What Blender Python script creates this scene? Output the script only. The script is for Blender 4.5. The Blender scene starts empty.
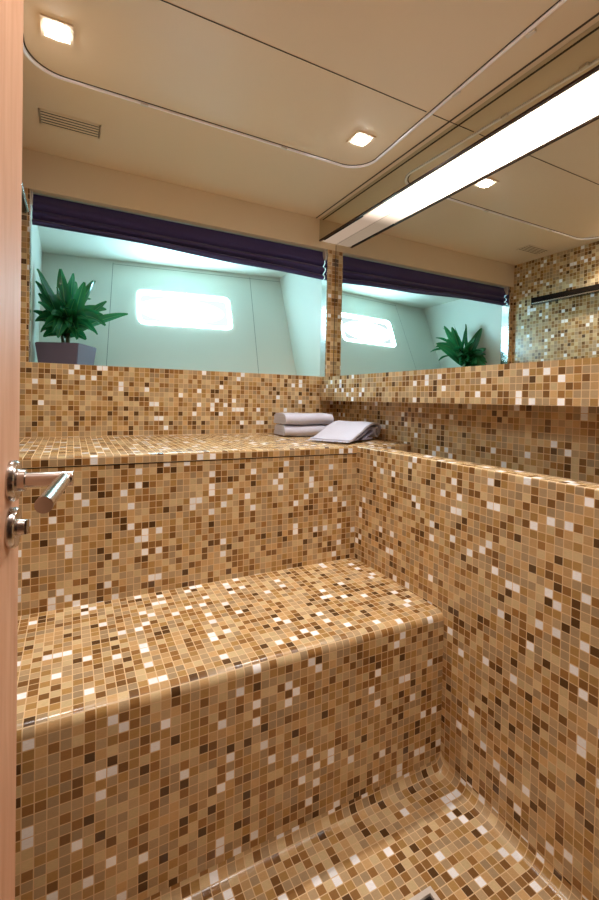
import bpy, bmesh, math, random
from mathutils import Vector, Matrix
random.seed(7)
sc = bpy.context.scene
col = sc.collection
TW = .0211                      # mosaic pitch

# ------------------------------------------------------------------ materials
def lin(r, g, b):
    f = lambda c: (c/255/12.92) if c/255 <= .04045 else ((c/255+.055)/1.055)**2.4
    return (f(r), f(g), f(b), 1)

def base(name):
    m = bpy.data.materials.new(name); m.use_nodes = True
    nt = m.node_tree; b = nt.nodes['Principled BSDF']
    return m, nt, b

def plain(name, c, rough=.5, metal=0, noise=.0, nscale=8, bump=0, spec=.5, sheen=0):
    m, nt, b = base(name)
    b.inputs['Roughness'].default_value = rough
    b.inputs['Metallic'].default_value = metal
    b.inputs['Specular IOR Level'].default_value = spec
    if sheen: b.inputs['Sheen Weight'].default_value = sheen
    tc = nt.nodes.new('ShaderNodeTexCoord')
    n = nt.nodes.new('ShaderNodeTexNoise'); n.inputs['Scale'].default_value = nscale
    n.inputs['Detail'].default_value = 4
    nt.links.new(tc.outputs['Object'], n.inputs['Vector'])
    mr = nt.nodes.new('ShaderNodeMapRange')
    mr.inputs['To Min'].default_value = 1-noise; mr.inputs['To Max'].default_value = 1+noise
    nt.links.new(n.outputs['Fac'], mr.inputs['Value'])
    mx = nt.nodes.new('ShaderNodeVectorMath'); mx.operation = 'SCALE'
    mx.inputs[0].default_value = c[:3]
    nt.links.new(mr.outputs[0], mx.inputs['Scale'])
    nt.links.new(mx.outputs[0], b.inputs['Base Color'])
    if bump:
        bp = nt.nodes.new('ShaderNodeBump'); bp.inputs['Strength'].default_value = bump
        bp.inputs['Distance'].default_value = .001
        nt.links.new(n.outputs['Fac'], bp.inputs['Height']); nt.links.new(bp.outputs[0], b.inputs['Normal'])
    return m

def emis(name, c, s):
    m = bpy.data.materials.new(name); m.use_nodes = True
    nt = m.node_tree; nt.nodes.clear()
    e = nt.nodes.new('ShaderNodeEmission'); e.inputs[0].default_value = c; e.inputs[1].default_value = s
    o = nt.nodes.new('ShaderNodeOutputMaterial'); nt.links.new(e.outputs[0], o.inputs[0])
    return m

def tile_material():
    m, nt, b = base('glass_mosaic')
    N = nt.nodes.new; L = nt.links.new
    uv = N('ShaderNodeUVMap'); uv.uv_map = 'UVMap'
    def math_(op, a, c=None, clamp=False):
        n = N('ShaderNodeMath'); n.operation = op; n.use_clamp = clamp
        for i, v in enumerate((a, c)):
            if v is None: continue
            if isinstance(v, (int, float)): n.inputs[i].default_value = v
            else: L(v, n.inputs[i])
        return n.outputs[0]
    fl = N('ShaderNodeVectorMath'); fl.operation = 'FLOOR'; L(uv.outputs[0], fl.inputs[0])
    fr = N('ShaderNodeVectorMath'); fr.operation = 'FRACTION'; L(uv.outputs[0], fr.inputs[0])
    wn = N('ShaderNodeTexWhiteNoise'); wn.noise_dimensions = '2D'; L(fl.outputs[0], wn.inputs['Vector'])
    off = N('ShaderNodeVectorMath'); off.operation = 'ADD'; off.inputs[1].default_value = (311.5, 77.5, 0)
    L(fl.outputs[0], off.inputs[0])
    wn2 = N('ShaderNodeTexWhiteNoise'); wn2.noise_dimensions = '2D'; L(off.outputs[0], wn2.inputs['Vector'])
    cr = N('ShaderNodeValToRGB'); cr.color_ramp.interpolation = 'CONSTANT'
    pal = [(.0, (210,184,140)), (.12, (187,158,120)), (.29, (171,145,111)), (.40, (201,162,113)), (.55, (176,137,82)),
           (.70, (153,110,62)), (.81, (126,88,48)), (.89, (92,64,36)), (.937, (255,254,255))]
    el = cr.color_ramp.elements
    while len(el) < len(pal): el.new(.5)
    for e, (p, c) in zip(el, pal): e.position = p
    for e, (p, c) in zip(cr.color_ramp.elements, pal): e.color = lin(*c)
    L(wn.outputs['Value'], cr.inputs[0])
    # streaks inside a tile
    st = N('ShaderNodeVectorMath'); st.operation = 'MULTIPLY'; st.inputs[1].default_value = (3.0, 14, 1)
    L(uv.outputs[0], st.inputs[0])
    sa = N('ShaderNodeVectorMath'); sa.operation = 'ADD'; L(st.outputs[0], sa.inputs[0]); 
    sc_ = N('ShaderNodeVectorMath'); sc_.operation = 'SCALE'; sc_.inputs['Scale'].default_value = 40
    L(wn2.outputs['Color'], sc_.inputs[0]); L(sc_.outputs[0], sa.inputs[1])
    ns = N('ShaderNodeTexNoise'); ns.inputs['Scale'].default_value = 1; ns.inputs['Detail'].default_value = 2
    L(sa.outputs[0], ns.inputs['Vector'])
    k1 = math_('MULTIPLY_ADD', ns.outputs['Fac'], .34); k1.node.inputs[2].default_value = .83
    k2 = math_('MULTIPLY_ADD', wn2.outputs['Value'], .24); k2.node.inputs[2].default_value = .87
    kk = math_('MULTIPLY', k1, k2)
    tc = N('ShaderNodeVectorMath'); tc.operation = 'SCALE'; L(cr.outputs[0], tc.inputs[0]); L(kk, tc.inputs['Scale'])
    sp = N('ShaderNodeSeparateXYZ'); L(fr.outputs[0], sp.inputs[0])
    ax = math_('ABSOLUTE', math_('SUBTRACT', sp.outputs[0], .5))
    ay = math_('ABSOLUTE', math_('SUBTRACT', sp.outputs[1], .5))
    mxx = math_('MAXIMUM', ax, ay)
    gm = N('ShaderNodeMapRange'); gm.interpolation_type = 'SMOOTHSTEP'
    gm.inputs['From Min'].default_value = .44; gm.inputs['From Max'].default_value = .462
    L(mxx, gm.inputs['Value'])
    mix = N('ShaderNodeMix'); mix.data_type = 'RGBA'
    L(gm.outputs[0], mix.inputs['Factor']); L(tc.outputs[0], mix.inputs['A'])
    mix.inputs['B'].default_value = lin(222,190,146)
    L(mix.outputs['Result'], b.inputs['Base Color'])
    rg = N('ShaderNodeMapRange'); rg.inputs['To Min'].default_value = .22; rg.inputs['To Max'].default_value = .7
    L(gm.outputs[0], rg.inputs['Value'])
    L(rg.outputs[0], b.inputs['Roughness'])
    hb = math_('SUBTRACT', 1, gm.outputs[0])
    bp = N('ShaderNodeBump'); bp.inputs['Strength'].default_value = .35; bp.inputs['Distance'].default_value = .0006
    L(hb, bp.inputs['Height']); L(bp.outputs[0], b.inputs['Normal'])
    return m

def wood_material():
    m, nt, b = base('pale_wood')
    N = nt.nodes.new; L = nt.links.new
    tc = N('ShaderNodeTexCoord'); mp = N('ShaderNodeMapping'); mp.inputs['Scale'].default_value = (30, 30, 3)
    mp.inputs['Rotation'].default_value = (0, .12, 0)
    L(tc.outputs['Object'], mp.inputs['Vector'])
    n = N('ShaderNodeTexNoise'); n.inputs['Scale'].default_value = 1.4; n.inputs['Detail'].default_value = 6
    n.inputs['Distortion'].default_value = .6
    L(mp.outputs[0], n.inputs['Vector'])
    cr = N('ShaderNodeValToRGB'); cr.color_ramp.elements[0].position = .3; cr.color_ramp.elements[1].position = .75
    cr.color_ramp.elements[0].color = lin(212,158,124); cr.color_ramp.elements[1].color = lin(228,180,148)
    L(n.outputs['Fac'], cr.inputs[0]); L(cr.outputs[0], b.inputs['Base Color'])
    b.inputs['Roughness'].default_value = .6; b.inputs['Specular IOR Level'].default_value = .25
    return m

def leaf_material():
    m, nt, b = base('leaf_green')
    N = nt.nodes.new; L = nt.links.new
    uv = N('ShaderNodeUVMap'); uv.uv_map = 'UVMap'
    sp = N('ShaderNodeSeparateXYZ'); L(uv.outputs[0], sp.inputs[0])
    a = N('ShaderNodeMath'); a.operation = 'ABSOLUTE'; L(sp.outputs[1], a.inputs[0])
    cr = N('ShaderNodeValToRGB')
    cr.color_ramp.elements[0].position = 0; cr.color_ramp.elements[0].color = lin(84,150,80)
    cr.color_ramp.elements[1].position = .12; cr.color_ramp.elements[1].color = lin(30,104,66)
    e = cr.color_ramp.elements.new(1); e.color = lin(48,128,70)
    L(a.outputs[0], cr.inputs[0]); L(cr.outputs[0], b.inputs['Base Color'])
    b.inputs['Roughness'].default_value = .2
    b.inputs['Subsurface Weight'].default_value = .0
    tr = N('ShaderNodeBsdfTranslucent'); L(cr.outputs[0], tr.inputs[0])
    mx = N('ShaderNodeMixShader'); mx.inputs[0].default_value = .3
    out = nt.nodes['Material Output']
    L(b.outputs[0], mx.inputs[1]); L(tr.outputs[0], mx.inputs[2]); L(mx.outputs[0], out.inputs[0])
    return m

def mirror_material(name, c, rough=.0):
    m, nt, b = base(name)
    b.inputs['Base Color'].default_value = c; b.inputs['Metallic'].default_value = 1
    b.inputs['Roughness'].default_value = rough
    return m

TILE = tile_material()
WOOD = wood_material()
LEAF = leaf_material()
CEIL = plain('ceiling_panel', lin(234,210,180), .36, noise=.02, nscale=3)
HEAD = plain('cream_lacquer', lin(228,208,178), .35, noise=.02, nscale=3)
NICHE = plain('pale_hull_panel', lin(216,216,204), .42, noise=.02, nscale=2)
SEAM = plain('dark_seam', lin(70,58,46), .8)
DARK = plain('black_recess', lin(22,19,17), .7)
TRIMM = plain('satin_metal_trim', lin(252,246,250), .3, .35)
CHROME = plain('brushed_chrome', lin(205,196,190), .2, 1, noise=.05, nscale=40)
STEEL = plain('white_metal', lin(225,215,205), .35, .3)
BLIND = plain('dark_purple_fabric', lin(56,44,100), .8, noise=.15, nscale=150, bump=.4, sheen=.25)
TOWEL = plain('lavender_towelling', lin(202,200,216), .95, noise=.07, nscale=260, bump=.9, sheen=.3)
TOWELD = plain('darker_towelling', lin(150,146,168), .95, noise=.1, nscale=260, bump=.8)  # darker towelling for the inner layers of the roll
POT = plain('plum_grey_ceramic', lin(104,90,106), .45, noise=.03)
SOIL = plain('soil', lin(48,36,26), .95, noise=.4, nscale=90, bump=1)
STEM = plain('plant_stem', lin(92,96,56), .6, noise=.2, nscale=60)
WHITEP = plain('white_plastic', lin(232,228,226), .3)
MIRROR = mirror_material('mirror_glass', (.74, .75, .72, 1))
FASCIA = mirror_material('tinted_mirror_glass', (.66, .64, .54, 1), .015)
DIFF = emis('glowing_diffuser', (1, .965, .93, 1), 10)
_nt = DIFF.node_tree; _e = [n for n in _nt.nodes if n.type == 'EMISSION'][0]      # the tube ends before the diffuser does
_tc = _nt.nodes.new('ShaderNodeTexCoord'); _sp = _nt.nodes.new('ShaderNodeSeparateXYZ'); _mr = _nt.nodes.new('ShaderNodeMapRange')
_mr.interpolation_type = 'SMOOTHSTEP'
_mr.inputs['From Min'].default_value = .36; _mr.inputs['From Max'].default_value = .80
_mr.inputs['To Min'].default_value = 10; _mr.inputs['To Max'].default_value = .42
_nt.links.new(_tc.outputs['Object'], _sp.inputs[0]); _nt.links.new(_sp.outputs['Y'], _mr.inputs['Value']); _nt.links.new(_mr.outputs[0], _e.inputs[1])
_cr = _nt.nodes.new('ShaderNodeValToRGB'); _cr.color_ramp.elements[0].position = .45; _cr.color_ramp.elements[0].color = (1,.965,.93,1)
_cr.color_ramp.elements[1].position = .8; _cr.color_ramp.elements[1].color = (1,.72,.52,1)
_nt.links.new(_sp.outputs['Y'], _cr.inputs[0]); _nt.links.new(_cr.outputs[0], _e.inputs[0])
LENS = emis('spotlight_lens', (.97, .98, 1, 1), 45)
PANE = emis('daylit_porthole_pane', (.30, .74, 1, 1), 26)
_nt = PANE.node_tree; _e = [n for n in _nt.nodes if n.type == 'EMISSION'][0]      # round outer port behind the frosted pane
_tc = _nt.nodes.new('ShaderNodeTexCoord'); _mp = _nt.nodes.new('ShaderNodeMapping'); _mp.vector_type = 'POINT'
_mp.inputs['Scale'].default_value = (1/.20, 0, 1/.062); _mp.inputs['Location'].default_value = (-.575/.20, 0, -.510/.062)
_ln = _nt.nodes.new('ShaderNodeVectorMath'); _ln.operation = 'LENGTH'
_mr = _nt.nodes.new('ShaderNodeMapRange'); _mr.interpolation_type = 'SMOOTHSTEP'
_mr.inputs['From Min'].default_value = .75; _mr.inputs['From Max'].default_value = 1.25
_mr.inputs['To Min'].default_value = 56; _mr.inputs['To Max'].default_value = 1.15
_nt.links.new(_tc.outputs['Object'], _mp.inputs[0]); _nt.links.new(_mp.outputs[0], _ln.inputs[0])
_nt.links.new(_ln.outputs['Value'], _mr.inputs['Value']); _nt.links.new(_mr.outputs[0], _e.inputs[1])
_cm = _nt.nodes.new('ShaderNodeMix'); _cm.data_type = 'RGBA'; _cm.inputs['A'].default_value = (.30,.74,1,1); _cm.inputs['B'].default_value = (.74,.95,1,1)
_mr2 = _nt.nodes.new('ShaderNodeMapRange'); _mr2.inputs['From Min'].default_value = .9; _mr2.inputs['From Max'].default_value = 1.1
_nt.links.new(_ln.outputs['Value'], _mr2.inputs['Value']); _nt.links.new(_mr2.outputs[0], _cm.inputs['Factor']); _nt.links.new(_cm.outputs['Result'], _e.inputs[0])
HALO = emis('porthole_rim_painted_glow', (.55, .92, 1, 1), 26)  # frame emits by itself, standing in for daylight blown out on it

# ------------------------------------------------------------------ mesh helpers
def link(name, bm, mat, parent=None, smooth=False, loc=None):
    me = bpy.data.meshes.new(name)
    bmesh.ops.remove_doubles(bm, verts=bm.verts, dist=1e-6)
    bm.to_mesh(me); bm.free()
    if mat: me.materials.append(mat)
    if me.uv_layers: me.uv_layers[0].name = 'UVMap'
    if smooth:
        for p in me.polygons: p.use_smooth = True
        try: me.set_sharp_from_angle(angle=math.radians(40))
        except Exception: pass
    o = bpy.data.objects.new(name, me); col.objects.link(o)
    if parent: o.parent = parent
    if loc: o.location = loc
    return o

def empty(name, loc, rz=0):
    o = bpy.data.objects.new(name, None); col.objects.link(o)
    o.location = loc; o.rotation_euler = (0, 0, rz); o.empty_display_size = .05
    return o

def tag(o, label=None, cat=None, group=None, kind=None):
    if label: o['label'] = label
    if cat: o['category'] = cat
    if group: o['group'] = group
    if kind: o['kind'] = kind
    return o

def quad(bm, ps, uvs=None):
    vs = [bm.verts.new(p) for p in ps]
    f = bm.faces.new(vs)
    if uvs:
        l = bm.loops.layers.uv.verify()
        for lp, u in zip(f.loops, uvs): lp[l].uv = u
    return f

def box(bm, x0, x1, y0, y1, z0, z1, off=(0, 0), skip=()):
    """box with mosaic UVs per face"""
    o = off; t = lambda a: a/TW
    F = {
     '-x': ([(x0,y1,z0),(x0,y0,z0),(x0,y0,z1),(x0,y1,z1)], 'yz'),
     '+x': ([(x1,y0,z0),(x1,y1,z0),(x1,y1,z1),(x1,y0,z1)], 'yz'),
     '-y': ([(x0,y0,z0),(x1,y0,z0),(x1,y0,z1),(x0,y0,z1)], 'xz'),
     '+y': ([(x1,y1,z0),(x0,y1,z0),(x0,y1,z1),(x1,y1,z1)], 'xz'),
     '-z': ([(x0,y1,z0),(x1,y1,z0),(x1,y0,z0),(x0,y0,z0)], 'xy'),
     '+z': ([(x0,y0,z1),(x1,y0,z1),(x1,y1,z1),(x0,y1,z1)], 'xy')}
    for k, (ps, a) in F.items():
        if k in skip: continue
        ia, ib = 'xyz'.index(a[0]), 'xyz'.index(a[1])
        quad(bm, ps, [(t(p[ia]-o[0])+500, t(p[ib]-o[1])+500) for p in ps])

def bevel(bm, w, seg=2):
    bmesh.ops.remove_doubles(bm, verts=bm.verts, dist=1e-6)
    bmesh.ops.bevel(bm, geom=list(bm.edges), offset=w, segments=seg, affect='EDGES', profile=.5)

def sweep(bm, prof, d0, d1, axis, uoff=0, voff=0, caps=True, seed=0, v0=0):
    """profile of 3D points extruded along axis from d0 to d1, mosaic laid along the arc length"""
    def at(p, d):
        q = list(p); q[axis] = d; return q
    s = v0
    for a, b in zip(prof, prof[1:]):
        L = (Vector(a)-Vector(b)).length
        quad(bm, [at(a,d0), at(a,d1), at(b,d1), at(b,d0)],
             [((d0-uoff)/TW+seed, s/TW+voff+seed), ((d1-uoff)/TW+seed, s/TW+voff+seed),
              ((d1-uoff)/TW+seed, (s+L)/TW+voff+seed), ((d0-uoff)/TW+seed, (s+L)/TW+voff+seed)])
        s += L
    if caps:
        other = [i for i in range(3) if i != axis]
        for d in (d0, d1):
            f = quad(bm, [at(p, d) for p in prof], [(p[other[0]]/TW+seed, p[other[1]]/TW+seed) for p in prof])
    return s

def arc(c, r, a0, a1, n, plane='yz'):
    out = []
    for i in range(n+1):
        a = math.radians(a0+(a1-a0)*i/n); p, q = r*math.cos(a), r*math.sin(a)
        out.append((c[0], c[1]+p, c[2]+q) if plane == 'yz' else (c[0]+p, c[1], c[2]+q))
    return out

def tube(bm, pts, r, n=12, cap=True, rad=None):
    pts = [Vector(p) for p in pts]; rings = []
    up = Vector((0,0,1))
    for i, p in enumerate(pts):
        d = (pts[min(i+1, len(pts)-1)]-pts[max(i-1, 0)]).normalized()
        a = d.cross(up)
        if a.length < 1e-3: a = d.cross(Vector((1,0,0)))
        a.normalize(); b = d.cross(a).normalized()
        rr = rad[i] if rad else r
        rings.append([bm.verts.new(p+a*rr*math.cos(2*math.pi*k/n)+b*rr*math.sin(2*math.pi*k/n)) for k in range(n)])
    for x, y in zip(rings, rings[1:]):
        for k in range(n): bm.faces.new([x[k], x[(k+1) % n], y[(k+1) % n], y[k]])
    if cap:
        bm.faces.new(rings[0][::-1]); bm.faces.new(rings[-1])
    return rings

def lathe(bm, axis_pt, axis, prof, n=32):
    """prof: (distance along axis, radius)"""
    A = Vector(axis).normalized(); o = Vector(axis_pt)
    u = A.cross(Vector((0,0,1)))
    if u.length < 1e-3: u = A.cross(Vector((1,0,0)))
    u.normalize(); w = A.cross(u)
    rings = []
    for d, r in prof:
        if r < 1e-6: rings.append([bm.verts.new(o+A*d)])
        else: rings.append([bm.verts.new(o+A*d+u*r*math.cos(2*math.pi*k/n)+w*r*math.sin(2*math.pi*k/n)) for k in range(n)])
    for x, y in zip(rings, rings[1:]):
        for k in range(n):
            a, b = x[k % len(x)], x[(k+1) % len(x)]; c, d = y[(k+1) % len(y)], y[k % len(y)]
            vs = []
            for v in (a, b, c, d):
                if v not in vs: vs.append(v)
            if len(vs) > 2: bm.faces.new(vs)
    for r in (rings[0], rings[-1]):
        if len(r) > 2:
            try: bm.faces.new(r)
            except ValueError: pass

# ------------------------------------------------------------------ dimensions (metres, camera at origin)
XL = -.186          # left wall
XN = -.152          # niche opening left
XR = 1.203          # niche opening right
XLE = 1.169         # front of the mirror ledge
XM = 1.249          # mirror surface
XW = 1.275          # wall under the ledge
YB = 2.027          # back wall
Y1 = .959; Y2 = 1.4304
ZF = -1.10; ZC = .951; ZS = .126; ZHD = .802
YN = -.12           # entrance wall, room side
XFA = 1.146; ZBOX = .834

# ------------------------------------------------------------------ room shell
# floor with coved edges against the bench and the partition
r = .03
def axis_param(vals, end):
    out = [(v, 0, v) for v in vals]                     # (position, rise, arc length)
    c = end-r
    for i in range(0, 9):
        a = math.radians(90*i/8)
        out.append((c+r*math.sin(a), r-r*math.cos(a), c+r*a))
    return out
DX0, DX1, DY0, DY1 = .610, .734, .600, .724              # drain opening
ax = axis_param([XL, DX0, DX1], 1.0); ay = axis_param([-.2, DY0, DY1], Y1)
bm = bmesh.new()
for i in range(len(ax)-1):
    for j in range(len(ay)-1):
        if i == 1 and j == 1: continue
        P = lambda a, b: (a[0], b[0], ZF+a[1]+b[1])
        T = lambda a, b: (a[2]/TW+900.35, b[2]/TW+900.2)
        q = [(ax[i],ay[j]),(ax[i+1],ay[j]),(ax[i+1],ay[j+1]),(ax[i],ay[j+1])]
        quad(bm, [P(*k) for k in q], [T(*k) for k in q])
fl = link('floor', bm, TILE, smooth=True); tag(fl, 'mosaic tiled shower floor coved up at the bench and partition', kind='structure')

bm = bmesh.new()
box(bm, XL-.06, 1.31, -.2, 2.95, ZC, ZC+.05)
ce = link('ceiling', bm, CEIL); tag(ce, 'beige lacquered cabin ceiling', kind='structure')

bm = bmesh.new()                                          # left wall
box(bm, XL-.06, XL, -.2, YB+.06, ZF-.1, ZC)
tag(link('wall_left', bm, TILE), 'mosaic wall behind the open door', kind='structure')

bm = bmesh.new()                                          # back wall below the niche, with two narrow pillars
box(bm, XL, 1.31, YB, YB+.06, ZF-.1, ZS, off=(XLE, ZS))
box(bm, XL, XN, YB, YB+.06, ZS, ZHD, off=(XLE, ZS))
box(bm, XR, 1.31, YB, YB+.06, ZS, ZHD, off=(XM, ZS))
tag(link('wall_back', bm, TILE), 'mosaic back wall under and beside the window niche', kind='structure')

bm = bmesh.new()
box(bm, XL, 1.31, YB, YB+.03, ZHD, ZC)
tag(link('trim_1', bm, HEAD), 'cream header panel above the dark blind', kind='structure')

bm = bmesh.new()                                          # right wall
box(bm, XW, 1.33, -.2, YB, ZF-.1, ZC, off=(0, ZS))
tag(link('wall_right', bm, TILE), 'mosaic wall in shade under the mirror ledge', kind='structure')

bm = bmesh.new()                                          # entrance wall with the doorway the photo is taken from
box(bm, .56, XW, YN-.06, YN, ZF, ZC)
box(bm, XL, .56, YN-.06, YN, .93, ZC)
tag(link('wall_front', bm, TILE), 'mosaic wall beside the doorway', kind='structure')

bm = bmesh.new()
for a, b in ((XN-.0005, XN+.003), (XR-.003, XR+.0005)): box(bm, a, b, YB+.004, YB+.058, ZS, ZHD)
tag(link('trim_9', bm, mirror_material('polished_jamb_metal', (.85,.88,.9,1), .18)), 'polished metal edge strips on both cheeks of the niche opening', kind='structure')
CORR = plain('added_corridor_brown', lin(110,72,48), .5, noise=.1, nscale=6)  # corridor box added out of view: little light enters, chrome reflects dark
bm = bmesh.new()
box(bm, -1.2, 1.6, -1.35, -1.3, ZF, ZC); box(bm, -1.25, -1.2, -1.35, -.18, ZF, ZC); box(bm, 1.6, 1.65, -1.35, -.18, ZF, ZC)
box(bm, -1.2, XL-.06, -.2, -.14, ZF, ZC)
tag(link('wall_added_corridor', bm, CORR), 'unseen brown corridor wall outside the doorway, added for a dark reflection', kind='structure')
bm = bmesh.new(); box(bm, -1.25, 1.65, -1.35, -.2, ZF-.05, ZF)
tag(link('floor_added_corridor', bm, CORR), 'unseen brown corridor floor outside the doorway, added to keep light out', kind='structure')
bm = bmesh.new(); box(bm, -1.25, 1.65, -1.35, -.2, ZC, ZC+.05)
tag(link('ceiling_added_corridor', bm, CEIL), 'unseen beige corridor ceiling outside the doorway, added to keep light out', kind='structure')
# niche: sill, ceiling, leaning hull wall, side walls
th = math.radians(9); K = .42
NH = Vector((math.sin(th), math.cos(th), -K)); CH = NH.dot(Vector((-.155, 2.86, .79)))
def hull(x, z, back=0):
    y = (CH-NH.x*x-NH.z*z)/NH.y
    return Vector((x, y, z))+NH.normalized()*back
bm = bmesh.new()
zt = lambda y: ZHD+.004-(y-YB)*.018
quad(bm, [(XN,YB+.03,zt(YB+.03)), (XR,YB+.03,zt(YB+.03)), hull(XR,zt(2.66)), hull(XN,zt(2.86))])
bmesh.ops.solidify(bm, geom=list(bm.faces), thickness=-.02)
tag(link('trim_2', bm, NICHE), 'pale ceiling of the window niche', kind='structure')
bm = bmesh.new()
quad(bm, [(XN-.02,YB+.06,ZS), (XR+.02,YB+.06,ZS), hull(XR+.02,ZS), hull(XN-.02,ZS)])
bmesh.ops.solidify(bm, geom=list(bm.faces), thickness=.02)
tag(link('trim_3', bm, NICHE), 'pale sill of the window niche', kind='structure')
for nm, x, dx, lb in (('wall_niche_left', XN, -.02, 'pale left cheek of the window niche'), ('wall_niche_right', XR, .02, 'pale right cheek of the window niche')):
    bm = bmesh.new()
    for xx in (x, x+dx): quad(bm, [(xx,YB+.06,ZS-.02), hull(xx,ZS-.02,.0), hull(xx,ZHD+.02,.0), (xx,YB+.06,ZHD+.02)])
    bm.faces.ensure_lookup_table()
    a, b = bm.faces[0].verts[:], bm.faces[1].verts[:]
    for k in range(4): bm.faces.new([a[k], a[(k+1) % 4], b[(k+1) % 4], b[k]])
    tag(link(nm, bm, NICHE), lb, kind='structure')
# hull wall with the porthole hole: window corners on the leaning plane
WX0, WX1, WZ0, WZ1 = .330, .853, .411, .617
def rrect(x0, x1, z0, z1, rr, n=6):
    out = []
    for cx, cz, a0 in ((x1-rr, z1-rr, 0), (x0+rr, z1-rr, 90), (x0+rr, z0+rr, 180), (x1-rr, z0+rr, 270)):
        for i in range(n+1):
            a = math.radians(a0+90*i/n); out.append((cx+rr*math.cos(a), cz+rr*math.sin(a)))
    return out
def ring(bm, outer, inner, fo, fi):
    n = len(outer)
    o = [bm.verts.new(fo(*p)) for p in outer]; i_ = [bm.verts.new(fi(*p)) for p in inner]
    for k in range(n): bm.faces.new([o[k], o[(k+1) % n], i_[(k+1) % n], i_[k]])
bm = bmesh.new()
inner = rrect(WX0, WX1, WZ0, WZ1, .03)
big = []
for (x, z) in inner:                                     # push the loop outward to the rectangle of the wall
    cx, cz = (WX0+WX1)/2, (WZ0+WZ1)/2
    X0, X1, Z0, Z1 = XN-.02, XR+.02, ZS-.02, ZHD+.02
    dx, dz = x-cx, z-cz
    t = min(((X1-cx)/dx if dx > 0 else (X0-cx)/dx) if abs(dx) > 1e-9 else 1e9, ((Z1-cz)/dz if dz > 0 else (Z0-cz)/dz) if abs(dz) > 1e-9 else 1e9)
    big.append((cx+dx*t, cz+dz*t))
# add exact corners by snapping the nearest ring point
for c in ((X0,Z0),(X0,Z1),(X1,Z0),(X1,Z1)):
    k = min(range(len(big)), key=lambda i: (big[i][0]-c[0])**2+(big[i][1]-c[1])**2); big[k] = c
ring(bm, big, inner, lambda x, z: hull(x, z), lambda x, z: hull(x, z))
ring(bm, inner, inner, lambda x, z: hull(x, z), lambda x, z: hull(x, z, .05))
hw = link('wall_hull', bm, NICHE); tag(hw, 'pale leaning hull wall around the bright porthole', kind='structure')
# panel joints on the hull wall
bm = bmesh.new()
for xt, xb in ((.207, .160), (1.005, .972)):
    n = 8
    for k in range(n):
        za, zb = ZS+(.775-ZS)*k/n, ZS+(.775-ZS)*(k+1)/n
        xa, xc = xb+(xt-xb)*k/n, xb+(xt-xb)*(k+1)/n
        quad(bm, [hull(xa-.0013,za,-.0012), hull(xa+.0013,za,-.0012), hull(xc+.0013,zb,-.0012), hull(xc-.0013,zb,-.0012)])
quad(bm, [hull(.207,.766,-.0012), hull(XR,.766,-.0012), hull(XR,.7685,-.0012), hull(.207,.7685,-.0012)])
tag(link('trim_4', bm, plain('panel_joint', lin(120,124,112), .8)), 'fine panel joints of the hull wall', kind='structure')

# window
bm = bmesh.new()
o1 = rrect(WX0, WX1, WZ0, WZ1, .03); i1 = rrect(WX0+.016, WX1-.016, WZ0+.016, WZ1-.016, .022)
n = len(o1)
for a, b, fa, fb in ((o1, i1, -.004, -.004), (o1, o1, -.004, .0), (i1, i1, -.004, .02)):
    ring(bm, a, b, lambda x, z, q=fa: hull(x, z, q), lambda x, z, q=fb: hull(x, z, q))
win = link('window_1', bm, HALO); tag(win, 'rounded porthole frame in the hull wall, daylight painted on as its own glow', kind='structure')
bm = bmesh.new()
vs = [bm.verts.new(hull(x, z, .02)) for x, z in i1]; bm.faces.new(vs)
pn = link('pane', bm, PANE, win)
bm = bmesh.new()
for dx in (0,):
    tube(bm, [hull(.42, .512, .0), hull(.50, .512, -.006), hull(.60, .512, -.006)], .004, 10)
    tube(bm, [hull(.42, .512, .018), hull(.42, .512, -.006)], .007, 10)
lt = link('latch', bm, STEEL, win, True)

# blind
bl = empty('roman_blind', (.52, YB+.06, .72))
tag(bl, 'gathered dark purple fabric blind hanging across the top of the window niche', 'blind')
bm = bmesh.new()
nx, nz = 70, 60
x0, x1 = XN+.006, XR-.006
grid = []
for i in range(nx+1):
    fx = i/nx; x = x0+(x1-x0)*fx
    bot = .675-.024*fx+.002*math.sin(9*fx)
    row = []
    for j in range(nz+1):
        fz = j/nz
        z = (ZHD-.002)*(1-fz)+bot*fz
        amp = (.002+.026*fz**.8)*(1+.25*math.sin(4*fx+7*fz))
        y = YB+.045-amp*abs(math.sin(math.pi*(fz**1.7)*3.0+.5*math.sin(3.3*fx+1)*fz))-.004*math.sin(14*fx+3*fz)*fz
        z += .004*math.sin(5*fx+6*fz)*fz
        row.append(bm.verts.new((x-.52, y-YB-.06, z-.72)))
    grid.append(row)
for i in range(nx):
    for j in range(nz): bm.faces.new([grid[i][j], grid[i+1][j], grid[i+1][j+1], grid[i][j+1]])
bmesh.ops.solidify(bm, geom=list(bm.faces), thickness=.003)
link('fabric', bm, BLIND, bl, True)
bm = bmesh.new(); box(bm, x0-.52, x1-.52, -.013, .01, .065, .081)
link('headrail', bm, CHROME, bl)
for xx in (XN+.004, XR-.008):
    bm = bmesh.new(); box(bm, xx-.52, xx-.52+.004, -.045, -.012, .03, .08); bevel(bm, .001)
    link('end_bracket', bm, STEEL, bl)

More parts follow.
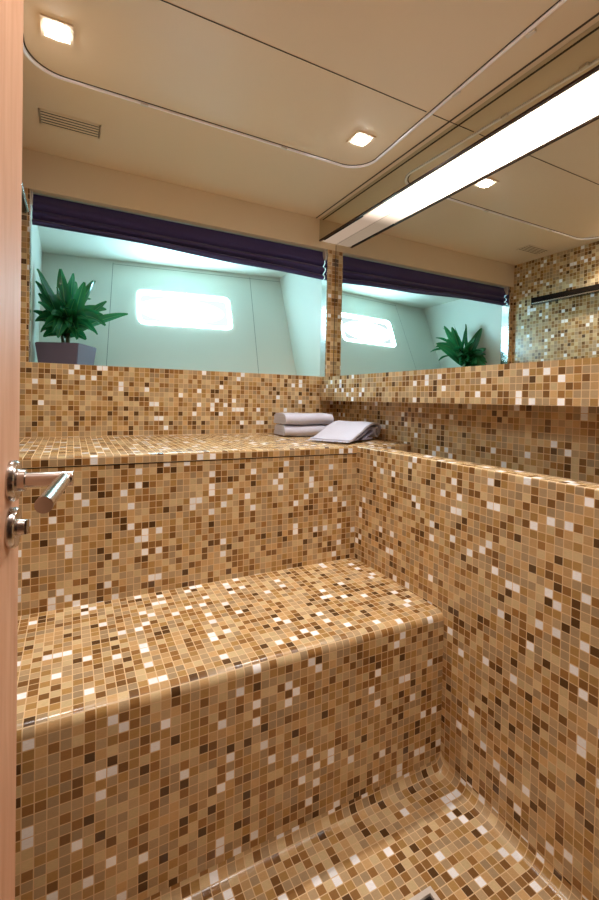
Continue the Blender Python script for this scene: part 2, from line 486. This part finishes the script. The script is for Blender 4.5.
# ceiling trim, seams, vent
def strip_path(bm, pts, w, z0, z1, closed=False):
    P = [Vector((p[0], p[1], 0)) for p in pts]; L, R_ = [], []
    for i, p in enumerate(P):
        d = (P[min(i+1, len(P)-1)]-P[max(i-1, 0)]).normalized(); s = Vector((-d.y, d.x, 0))*w/2
        L.append(p+s); R_.append(p-s)
    for i in range(len(P)-1):
        a, b, c, d = L[i], L[i+1], R_[i+1], R_[i]
        for z in (z0, z1): quad(bm, [(q.x, q.y, z) for q in (a, b, c, d)])
        quad(bm, [(a.x,a.y,z0),(b.x,b.y,z0),(b.x,b.y,z1),(a.x,a.y,z1)])
        quad(bm, [(d.x,d.y,z0),(c.x,c.y,z0),(c.x,c.y,z1),(d.x,d.y,z1)])
rt = .10
def trim_pts(o):
    # o: inward offset
    xa, xb, xbn, yf = -.131+o, 1.056-o, .985-o, 1.524-o
    pts = [(xa, -.05), (xa, yf-rt)]
    for i in range(1, 11):
        a = math.radians(180-90*i/10); pts.append((xa+rt+rt*math.cos(a), yf-rt+rt*math.sin(a)))
    for i in range(0, 11):
        a = math.radians(90-90*i/10); pts.append((xb-rt+rt*math.cos(a), yf-rt+rt*math.sin(a)))
    pts.append((1.022-o, .8)); pts.append((xbn, -.05))
    return pts
bm = bmesh.new(); tube(bm, [(p[0], p[1], ZC-.0015) for p in trim_pts(0)], .0055, 12)
t5 = link('trim_5', bm, TRIMM, None, True); tag(t5, 'slim metal trim round the ceiling panel', kind='structure')
bm = bmesh.new(); strip_path(bm, trim_pts(.0068), .004, ZC-.0012, ZC)
tag(link('trim_6', bm, SEAM), 'dark shadow gap beside the metal ceiling trim', kind='structure')
bm = bmesh.new()
for (x, y) in ((.20, 1.524), (.70, 1.524), (1.036, 1.0), (1.03, .75), (-.131, 1.2)):
    box(bm, x-(.012 if y > 1.4 else .0052), x+(.012 if y > 1.4 else .0052), y-(.0052 if y > 1.4 else .012), y+(.0052 if y > 1.4 else .012), ZC-.008, ZC)
tag(link('trim_7', bm, STEEL), 'small joint clips on the ceiling trim', kind='structure')
bm = bmesh.new()
box(bm, -.12, 1.022, 1.112, 1.1145, ZC-.0012, ZC)
box(bm, 1.05, XFA, 1.112, 1.1145, ZC-.0012, ZC)
box(bm, 1.122, 1.128, -.1, YB, ZC-.0015, ZC)
tag(link('trim_8', bm, SEAM), 'dark seams between the ceiling panels', kind='structure')

vt = empty('ceiling_vent', (-.013, 1.766, ZC))
tag(vt, 'slotted air vent grille in the beige ceiling near the window', 'vent')
bm = bmesh.new(); box(bm, -.092, .092, -.042, .042, -.0012, 0); link('backing', bm, DARK, vt)
bm = bmesh.new()
for k in range(6):
    y = -.0445+k*.0165; box(bm, -.096, .096, y, y+.0095, -.0022, -.0012)
for x in (-.096, .090): box(bm, x, x+.006, -.0445, .0475, -.0022, -.0012)
link('grille', bm, CEIL, vt)

# spotlights
def spot(x, y, label, square=True):
    t = empty('ceiling_spotlight', (x, y, ZC)); tag(t, label, 'spotlight', 'recessed ceiling spotlights')
    bm = bmesh.new()
    a, b = .038, .030
    o = [(-a,-a),(a,-a),(a,a),(-a,a)]; 
    for za, zb, p, q in ((0, -.004, a, a), (-.004, -.004, a, b), (-.004, 0, b, b)):
        for k in range(4):
            c = [(-1,-1),(1,-1),(1,1),(-1,1)]; c0, c1 = c[k], c[(k+1) % 4]
            quad(bm, [(c0[0]*p,c0[1]*p,za),(c1[0]*p,c1[1]*p,za),(c1[0]*q,c1[1]*q,zb),(c0[0]*q,c0[1]*q,zb)])
    link('bezel', bm, CEIL, t)
    bm = bmesh.new(); lathe(bm, (0,0,-.0005), (0,0,-1), [(0,.0285),(.004,.0285),(.009,.023),(.012,.012),(.013,0)], 24)
    link('lens', bm, LENS, t, True)
    ld = bpy.data.lights.new('spot_lamp', 'SPOT'); ld.energy = SPOTW; ld.color = (1,.95,.90)
    ld.spot_size = math.radians(125); ld.spot_blend = .8; ld.shadow_soft_size = .02
    lo = bpy.data.objects.new('lamp', ld); col.objects.link(lo); lo.parent = t; lo.location = (0,0,-.02)
SPOTW = 24
spot(-.043, 1.335, 'recessed ceiling spotlight at upper left, close to the slotted air vent')
spot(.924, 1.341, 'recessed ceiling spotlight near the trim corner, beside the mirrored light box')
SPOTW = 22  # next two spotlights are added out of view to light the near floor
spot(.12, .5, 'added unseen spotlight in the ceiling just inside the doorway, door side')
spot(.76, .5, 'added unseen spotlight in the ceiling just inside the doorway, mirror side')

# ------------------------------------------------------------------ benches, partition, ledge
ZL = -.628; ZLB = -.618; rn = .024
prof = [(0, Y1, ZF-.06), (0, Y1, ZL-rn)] + arc((0, Y1+rn, ZL-rn), rn, 180, 90, 8)[1:] + [(0, Y2+.0035, ZLB), (0, Y2+.0035, ZF-.06), (0, Y1, ZF-.06)]
bm = bmesh.new()
sweep(bm, prof, XL+.002, .9995, 0, uoff=1.0, seed=300, v0=-((ZL-rn)-(ZF-.06)))
b1 = link('tiled_bench', bm, TILE, smooth=True)
tag(b1, 'lower mosaic tiled bench with rounded front edge standing on the shower floor', 'bench')

ZU = -.178; ZUB = -.171
prof = [(0, Y2+.004, ZF-.06), (0, Y2+.004, ZU-.027), (0, Y2, ZU-.027)] + [(0, Y2, ZU-.006)] + arc((0, Y2+.006, ZU-.006), .006, 180, 90, 4)[1:] + [(0, YB-.0005, ZUB), (0, YB-.0005, ZF-.06), (0, Y2+.004, ZF-.06)]
bm = bmesh.new()
sweep(bm, prof, XL+.002, XW-.0005, 0, uoff=1.0, seed=700, v0=-(ZU-.027-ZF+.06)-.004)
b2 = link('tiled_bench', bm, TILE, smooth=False)
tag(b2, 'upper mosaic tiled bench carrying the towels below the window niche', 'bench')
bm = bmesh.new(); box(bm, XL, 1.0, Y2+.0025, Y2+.0042, ZU-.0305, ZU-.027)  # black strip paints the overhang's shade below the slab edge
link('painted_edge_shade', bm, DARK, b2)['label'] = 'thin dark strip painting the shade under the bench edge'

prof = [(1.0, 0, ZF-.06), (1.0, 0, ZU-.018-.006)] + arc((1.006, 0, ZU-.018-.006+.006), .006, 180, 90, 4, 'xz')[1:] + [(1.068, 0, ZU-.012), (1.074, 0, ZU-.018), (1.074, 0, ZF-.06)]
bm = bmesh.new()
sweep(bm, [(p[0], 0, p[2]+.012) for p in prof], YN, Y2+.004, 1, uoff=Y2, seed=1200, v0=-(ZU-.012-ZF+.06))
pt = link('wall_partition', bm, TILE); tag(pt, 'mosaic half height partition right of the benches', kind='structure')

bm = bmesh.new()
box(bm, XLE, XW, YN, YB, -.002, ZS-.004, off=(YB, -.002+TW*0), skip=())
lg = link('tiled_ledge', bm, TILE); tag(lg, 'long mosaic ledge running under the wall mirror', 'ledge')

# mirror
mi = empty('wall_mirror', (XM, .9, ZS)); tag(mi, 'large wall mirror standing on the mosaic ledge under the light strip', 'mirror')
bm = bmesh.new(); box(bm, 0, .022, YN-.9+.005, YB-.9-.001, -.001, ZBOX-ZS)
link('glass', bm, MIRROR, mi)
bm = bmesh.new(); box(bm, -.0025, 0, YN-.9+.005, YB-.9-.001, -.003, .0015); link('bottom_bead', bm, STEEL, mi)
bm = bmesh.new(); box(bm, -.001, 0, YB-.9-.0032, YB-.9-.001, .002, ZBOX-ZS-.004); link('edge_seal', bm, SEAM, mi)

# light pelmet
pe = empty('light_pelmet', (XFA, .9, ZBOX)); tag(pe, 'mirrored ceiling box with a glowing light strip underneath along the mirror top', 'light')
H = ZC-ZBOX
bm = bmesh.new(); box(bm, 0, .006, YN-.9, YB-.9, .0065, H-.001); link('mirrored_fascia', bm, FASCIA, pe)
bm = bmesh.new(); box(bm, -.001, .010, YN-.9, YB-.9, .0, .0065); link('bottom_rail', bm, plain('dark_bronze', lin(62,40,30), .35, .6), pe)['label'] = 'dark bronze rail'
bm = bmesh.new(); box(bm, .010, XM-XFA+.015, YN-.9, YB-.9, .004, .012); link('soffit_panel', bm, HEAD, pe)
bm = bmesh.new(); box(bm, .020, XM-XFA-.002, .42-.9, YB-.9-.004, .0005, .004); link('diffuser', bm, DIFF, pe)
bm = bmesh.new(); box(bm, .012, .019, 1.66-.9, 2.0-.9, .0, .004); link('slot', bm, DARK, pe)
bm = bmesh.new(); box(bm, .003, .010, YB-.9-.003, YB-.9, .01, H); link('end_strip', bm, SEAM, pe)

# towel shelf on left wall (seen only in the mirror)
sh = empty('wall_shelf', (XL, 1.3, .65)); tag(sh, 'dark narrow wall shelf on the mosaic wall, seen in the mirror', 'shelf')
bm = bmesh.new(); box(bm, 0, .036, -.5, .57, -.002, .043); bevel(bm, .002); link('board', bm, plain('dark_glass', lin(30,24,20), .15), sh)
bm = bmesh.new(); tube(bm, [(.040,-.49,.004),(.040,.56,.004)], .004, 10); link('rail', bm, CHROME, sh, True)

# ------------------------------------------------------------------ drain
dr = empty('floor_drain', (DX0, DY0, ZF)); tag(dr, 'square metal framed drain recess in the mosaic floor', 'drain')
w = DX1-DX0
bm = bmesh.new()
c = [(-1,-1),(1,-1),(1,1),(-1,1)]
def sq(bm, h0, z0, h1, z1):
    for k in range(4):
        a, b = c[k], c[(k+1) % 4]
        quad(bm, [(w/2+a[0]*h0,w/2+a[1]*h0,z0),(w/2+b[0]*h0,w/2+b[1]*h0,z0),(w/2+b[0]*h1,w/2+b[1]*h1,z1),(w/2+a[0]*h1,w/2+a[1]*h1,z1)])
sq(bm, w/2+.001, -.004, w/2+.001, .003); sq(bm, w/2+.001, .003, w/2-.010, .003); sq(bm, w/2-.010, .003, w/2-.010, -.004)
link('frame', bm, STEEL, dr)
bm = bmesh.new(); sq(bm, w/2-.007, -.002, w/2-.007, -.045)
quad(bm, [(.007,.007,-.045),(w-.007,.007,-.045),(w-.007,w-.007,-.045),(.007,w-.007,-.045)])
link('tray', bm, plain('grey_tray', lin(120,116,112), .5), dr)
bm = bmesh.new(); lathe(bm, (w-.036,w-.034,-.045), (0,0,1), [(0,.022),(.034,.022),(.040,.018),(.043,.010),(.044,0)], 28)
link('trap_cap', bm, WHITEP, dr, True)

# ------------------------------------------------------------------ door
D = Vector((.108, .99415, 0)).normalized(); N = Vector((.99415, -.108, 0)).normalized()
B = Vector((-.0703, .6834, 0))
far = B+D*.053; near = far-D*.70
dm = bpy.data.objects
bm = bmesh.new()
zb, ztop = ZF+.012, .925
cs = [near, far, far-N*.038, near-N*.038]
for k in range(4):
    a, b = cs[k], cs[(k+1) % 4]
    quad(bm, [(a.x,a.y,zb),(b.x,b.y,zb),(b.x,b.y,ztop),(a.x,a.y,ztop)])
quad(bm, [(a.x,a.y,zb) for a in cs]); quad(bm, [(a.x,a.y,ztop) for a in cs])
bevel(bm, .002)
door = link('door_1', bm, WOOD); tag(door, 'pale wood door standing open at the left edge', kind='structure')
zc_ = -.1137
def P(s, n, z): v = B+D*s+N*n; return (v.x, v.y, z)
bm = bmesh.new()
lathe(bm, P(0,0,zc_), N, [(0,.0265),(.007,.0265),(.0095,.0245),(.010,.015),(.018,.0145),(.0185,.0105)], 40)
rose = link('door_handle', bm, CHROME, door, True); rose['label'] = 'brushed chrome handle'
bm = bmesh.new()
tube(bm, [P(0,.012,zc_), P(0,.0735,zc_)], .0100, 28)
lathe(bm, P(0,.0725,zc_), N, [(0,.0100),(.0015,.0092),(.002,0)], 28)
tube(bm, [P(.004,.0635,zc_), P(-.157,.0635,zc_)], .0088, 28)
link('lever', bm, CHROME, rose, True)
bm = bmesh.new()
lathe(bm, P(0,0,zc_-.062), N, [(0,.0265),(.007,.0265),(.0095,.0245),(.010,.017),(.0105,0)], 40)
lk = link('lock_rosette', bm, CHROME, door, True); lk['label'] = 'brushed chrome lock disc'
bm = bmesh.new()
lathe(bm, P(0,.010,zc_-.062), N, [(0,.011),(.008,.010),(.0085,0)], 24)
tube(bm, [P(0,.018,zc_-.053), P(0,.018,zc_-.071)], .0045, 12)
link('thumb_turn', bm, CHROME, lk, True)

# ------------------------------------------------------------------ plant
px, py = -.020, 2.275
pl = empty('potted_plant', (px, py, ZS)); tag(pl, 'leafy green potted plant on the window sill in a plum grey pot', 'plant')
rz = math.radians(-26)
def sqr(h, z): 
    return [(h*(cx*math.cos(rz)-cy*math.sin(rz)), h*(cx*math.sin(rz)+cy*math.cos(rz)), z) for cx, cy in ((-1,-1),(1,-1),(1,1),(-1,1))]
bm = bmesh.new()
hs = [(.083, 0), (.094, .102), (.086, .102), (.084, .085)]
R_ = [[bm.verts.new(p) for p in sqr(h, z)] for h, z in hs]
for a, b in zip(R_, R_[1:]):
    for k in range(4): bm.faces.new([a[k], a[(k+1) % 4], b[(k+1) % 4], b[k]])
bm.faces.new(R_[0][::-1])
bmesh.ops.bevel(bm, geom=[e for e in bm.edges], offset=.003, segments=2, affect='EDGES')
link('pot', bm, POT, pl)
bm = bmesh.new()
n = 10
h = .085
for i in range(n):
    for j in range(n):
        def sp_(a, b):
            x, y = (a/n*2-1)*h, (b/n*2-1)*h
            return (x*math.cos(rz)-y*math.sin(rz), x*math.sin(rz)+y*math.cos(rz), .086+.004*math.sin(7*a)*math.cos(5*b))
        quad(bm, [sp_(i,j), sp_(i+1,j), sp_(i+1,j+1), sp_(i,j+1)])
link('soil', bm, SOIL, pl, True)
ctr = Vector((.004, .02, .205))            # crown centre relative to the pot
bm = bmesh.new()
tube(bm, [(0,0,.08), (.003,.01,.14), (.006,.02,.19), ctr], .009, 10, rad=[.011,.010,.009,.006])
tube(bm, [(-.01,.02,.08), (-.02,.03,.14), (-.02,.03,.18)], .007, 10, rad=[.009,.007,.005])
link('stem', bm, STEM, pl, True)
bm = bmesh.new()
uvl = bm.loops.layers.uv.verify()
def leaf(b, t, w, arch, roll=0, fold=.35):
    b, t = Vector(b), Vector(t); d = t-b; L = d.length
    n = 14; mid = (b+t)/2+Vector((0,0,arch*L))
    rows = []
    for i in range(n+1):
        s = i/n
        p = b*(1-s)**2+mid*2*s*(1-s)+t*s*s
        tg = ((mid-b)*(1-s)+(t-mid)*s).normalized()
        side = tg.cross(Vector((0,0,1)))
        if side.length < .15: side = tg.cross(Vector((.3,1,0)))
        side.normalize(); up = side.cross(tg).normalized()
        side = (side*math.cos(roll)+up*math.sin(roll)); up = side.cross(tg).normalized()
        ww = w*(max(0, math.sin(math.pi*min(1, (s*.93+.03))**.85))**.8)*(.16 if s < .06 else 1)
        ww = max(ww, .0015)
        wav = .06*w*math.sin(9*s+roll*5)
        row = []
        for k in range(5):
            q = (k-2)/2
            row.append((bm.verts.new(p+side*ww*.5*q+up*(abs(q)*ww*.5*fold+wav*abs(q))), s, q))
        rows.append(row)
    for a, c_ in zip(rows, rows[1:]):
        for k in range(4):
            f = bm.faces.new([a[k][0], a[k+1][0], c_[k+1][0], c_[k][0]])
            for lp, (v, s, q) in zip(f.loops, (a[k], a[k+1], c_[k+1], c_[k])): lp[uvl].uv = (s, q)
# tips relative to the pot base (measured), width, arch, roll
LV = [((-.030,.040,.452), .058, .02, 1.1), ((.108,.035,.415), .060, .05, .7), ((-.122,-.03,.420), .068, .10, .6), ((.165,.02,.322), .048, .10, .6),
      ((.260,.02,.272), .046, .14, .5), ((.150,-.02,.245), .046, .25, .5), ((.155,-.07,.195), .050, .32, -.5), ((.095,-.11,.160), .054, .40, .6),
      ((-.112,-.08,.265), .062, .20, .5), ((-.122,-.07,.19), .060, .3, -.6), ((-.085,-.11,.160), .058, .4, .6), ((.042,-.13,.150), .060, .35, .4),
      ((-.118,.03,.325), .060, .12, .5), ((-.128,.00,.372), .056, .12, .9), ((.065,-.05,.385), .058, .08, .9), ((-.045,-.04,.350), .046, .05, 1.0),
      ((.03,.20,.44), .060, .10, .3), ((.10,.20,.36), .062, .18, .3), ((-.05,.22,.37), .062, .18, .2), ((.02,.28,.30), .060, .25, .1),
      ((.13,.22,.25), .060, .32, .1), ((-.07,.24,.25), .058, .3, .1), ((.05,.21,.19), .058, .4, .0), ((-.02,-.15,.24), .054, .25, .3),
      ((.02,.10,.455), .058, .0, .5), ((.12,.10,.43), .056, .02, .5), ((.03,-.08,.30), .050, .25, .4), ((.17,.12,.30), .056, .2, .2), ((-.01,-.09,.21), .052, .35, .6),
      ((-.06,-.12,.215), .050, .35, .8), ((.075,-.10,.215), .050, .3, -.7), ((-.10,-.03,.235), .050, .3, -.8), ((.01,-.11,.165), .050, .4, -.6),
      ((-.13,-.05,.23), .056, .2, 1.0), ((-.055,-.13,.135), .05, .4, .9), ((-.10,-.09,.14), .05, .35, -1.1), ((.12,-.06,.150), .05, .35, 1.0), ((.01,-.12,.24), .05, .3, .3), ((-.035,-.12,.118), .052, .4, .7), ((.04,-.11,.118), .052, .4, -.7), ((-.09,-.07,.122), .052, .35, .9), ((.075,-.07,.125), .05, .35, -.9),
      ((.11,.04,.20), .052, .35, .5), ((-.09,.08,.19), .052, .35, .5)]
for t, w_, ar, ro in LV:
    if abs(t[0]) > .06 and t[1] < .15: ro = math.copysign(max(abs(ro), .95), ro)
    b = ctr+Vector((random.uniform(-.012,.012), random.uniform(-.012,.012), random.uniform(-.075,.02)))
    leaf(b, t, w_, ar, ro)
bmesh.ops.solidify(bm, geom=list(bm.faces), thickness=.0007)
link('foliage', bm, LEAF, pl, True)

# ------------------------------------------------------------------ towels
def sheet(bm, pts, th_, e0, e1, wob=0, nseg=14):
    """thick sheet following a polyline in (s,z), extruded from e0 to e1 along local y"""
    P_ = [Vector((p[0], 0, p[1])) for p in pts]; up_, lo_ = [], []
    for i, p in enumerate(P_):
        d = (P_[min(i+1, len(P_)-1)]-P_[max(i-1, 0)]).normalized(); nn = Vector((-d.z, 0, d.x))*th_/2
        up_.append(p+nn); lo_.append(p-nn)
    loop = up_+lo_[::-1]; rings = []
    for k in range(nseg+1):
        f = k/nseg; y = e0+(e1-e0)*f
        edge = 0 if 0 < k < nseg else .0
        rings.append([bm.verts.new((p.x+wob*.5*math.sin(7*f+p.z*60), y+wob*math.sin(p.x*23+p.z*45)*(1 if k in (0, nseg) else .3), p.z+wob*.35*math.sin(9*f+p.x*18))) for p in loop])
    m_ = len(loop)
    for a, b in zip(rings, rings[1:]):
        for k in range(m_): bm.faces.new([a[k], a[(k+1) % m_], b[(k+1) % m_], b[k]])
    h_ = len(up_)
    for rg in (rings[0], rings[-1]):
        for k in range(h_-1): bm.faces.new([rg[k], rg[k+1], rg[m_-2-k], rg[m_-1-k]])
def folded(name, loc, rz_, L, W, H, label, seed):
    random.seed(seed)
    t = empty(name, loc, rz_); tag(t, label, 'towel', 'towels on the upper bench')
    bm = bmesh.new()
    nl = 4; th_ = H/nl*.93; pts = []
    zs_ = [H/nl*(k+.5) for k in range(nl)]
    # zig-zag in y: front folds are round
    for k, z in enumerate(zs_):
        a, b = (-W/2+th_*.6, W/2-th_*.6) if k % 2 == 0 else (W/2-th_*.6, -W/2+th_*.6)
        for q in range(6): pts.append((a+(b-a)*q/5, z))
        if k < nl-1:
            zc2 = z+H/nl/2; s_ = 1 if k % 2 == 0 else -1
            for q in range(1, 5):
                an = math.radians(-90+180*q/5); pts.append((b+s_*H/nl/2*math.cos(an), zc2+H/nl/2*math.sin(an)))
    sheet(bm, pts, th_, -L/2, L/2, .003)
    bmesh.ops.rotate(bm, verts=bm.verts, cent=(0,0,0), matrix=Matrix.Rotation(math.radians(90), 3, 'Z'))
    bmesh.ops.translate(bm, verts=bm.verts, vec=(0,0,.0015))
    o = link('folded_cloth', bm, TOWEL, t, True)
    # outer wrap: one layer turned over the whole stack, round at the front
    bm = bmesh.new(); pts = []
    pts += [(-W/2+.01, -.0005+.003)] if False else []
    rr = H/2
    pts = [(-W/2+.02, H+.003)] + [(W/2-rr+(-W+rr+.02)*(1-q/6), H+.003) for q in range(1, 6)]
    for q in range(9):
        an = math.radians(90-180*q/8); pts.append((W/2-rr+(rr+.006)*math.cos(an), H/2+.003+(rr)*math.sin(an)*1.0))
    sheet(bm, [(p[0], p[1]+.001) for p in pts], .007, -L/2-.003, L/2+.003, .0025)
    bmesh.ops.rotate(bm, verts=bm.verts, cent=(0,0,0), matrix=Matrix.Rotation(math.radians(-90), 3, 'Z'))
    link('outer_fold', bm, TOWEL, t, True)
    return t
tz = lambda y: ZU+(ZUB-ZU)*(y-Y2)/(YB-Y2)
ty = 1.872
folded('folded_towel', (.995, ty+.012, tz(ty)+.003), math.radians(-6), .235, .15, .042, 'pale lavender folded towel at the bottom of the stack on the upper bench', 3)
folded('folded_towel', (.995, ty+.010, tz(ty)+.0565), math.radians(-4), .24, .15, .044, 'pale lavender folded towel on top of the stack on the upper bench', 5)

tw = empty('rolled_towel', (.995, 1.478, tz(1.6)+.006), math.atan2(.20, .35))
tag(tw, 'loosely rolled pale towel with fringed open end, beside the folded stack', 'towel', 'towels on the upper bench')
bm = bmesh.new()
cx_, cz_ = .285, .036
pts = [(0, .006), (.03, .008), (.07, .022), (.12, .042), (.17, .058), (.22, .068), (.26, .0715)]
a = 80
rad_ = .0335
while rad_ > .006:
    pts.append((cx_+rad_*math.cos(math.radians(a))*1.15, cz_+rad_*math.sin(math.radians(a)))); a -= 24; rad_ -= .00125
sheet(bm, pts, .0085, 0, .185, .003)
link('roll', bm, TOWEL, tw, True)
bm = bmesh.new()
pts = [(.05, .005), (.09, .010), (.14, .028), (.19, .044), (.225, .050), (.243, .040), (.235, .028), (.20, .022), (.16, .012), (.13, .006), (.18, .006), (.235, .008)]
sheet(bm, pts, .0075, .004, .181, .0025)
link('inner_layers', bm, TOWELD, tw, True)['label'] = 'darker inner layers'
bm = bmesh.new()
random.seed(4)
for k in range(40):
    y = .003+.180*k/39
    tube(bm, [(.004, y, .005), (-.008, y+random.uniform(-.002,.002), .004), (-.018-random.uniform(0,.006), y+random.uniform(-.004,.004), .0022)], .0014, 5)
link('fringe', bm, TOWEL, tw, True)

# ------------------------------------------------------------------ light, camera
wd = bpy.data.worlds.new('world'); sc.world = wd; wd.use_nodes = True
bg = wd.node_tree.nodes['Background']; bg.inputs[0].default_value = (1, .9, .78, 1); bg.inputs[1].default_value = .45

f, yaw, pit, rol = 440.538, math.radians(27.3807), math.radians(-.9894), math.radians(-1.1769)
F_ = Vector((math.sin(yaw)*math.cos(pit), math.cos(yaw)*math.cos(pit), math.sin(pit)))
R0 = Vector((math.cos(yaw), -math.sin(yaw), 0)); U0 = R0.cross(F_)
Rr = R0*math.cos(rol)-U0*math.sin(rol); Ur = U0*math.cos(rol)+R0*math.sin(rol)
cam = bpy.data.cameras.new('camera'); co = bpy.data.objects.new('camera', cam); col.objects.link(co)
M = Matrix((Rr, Ur, -F_)).transposed().to_4x4(); co.matrix_world = M
cam.sensor_fit = 'HORIZONTAL'; cam.sensor_width = 36; cam.lens = 36*f/599
cam.shift_y = -42.6084/599; cam.clip_start = .01
sc.camera = co
vs = sc.view_settings
vs.view_transform = 'Standard'; vs.look = 'None'; vs.gamma = 1; vs.exposure = .12; vs.use_curve_mapping = False
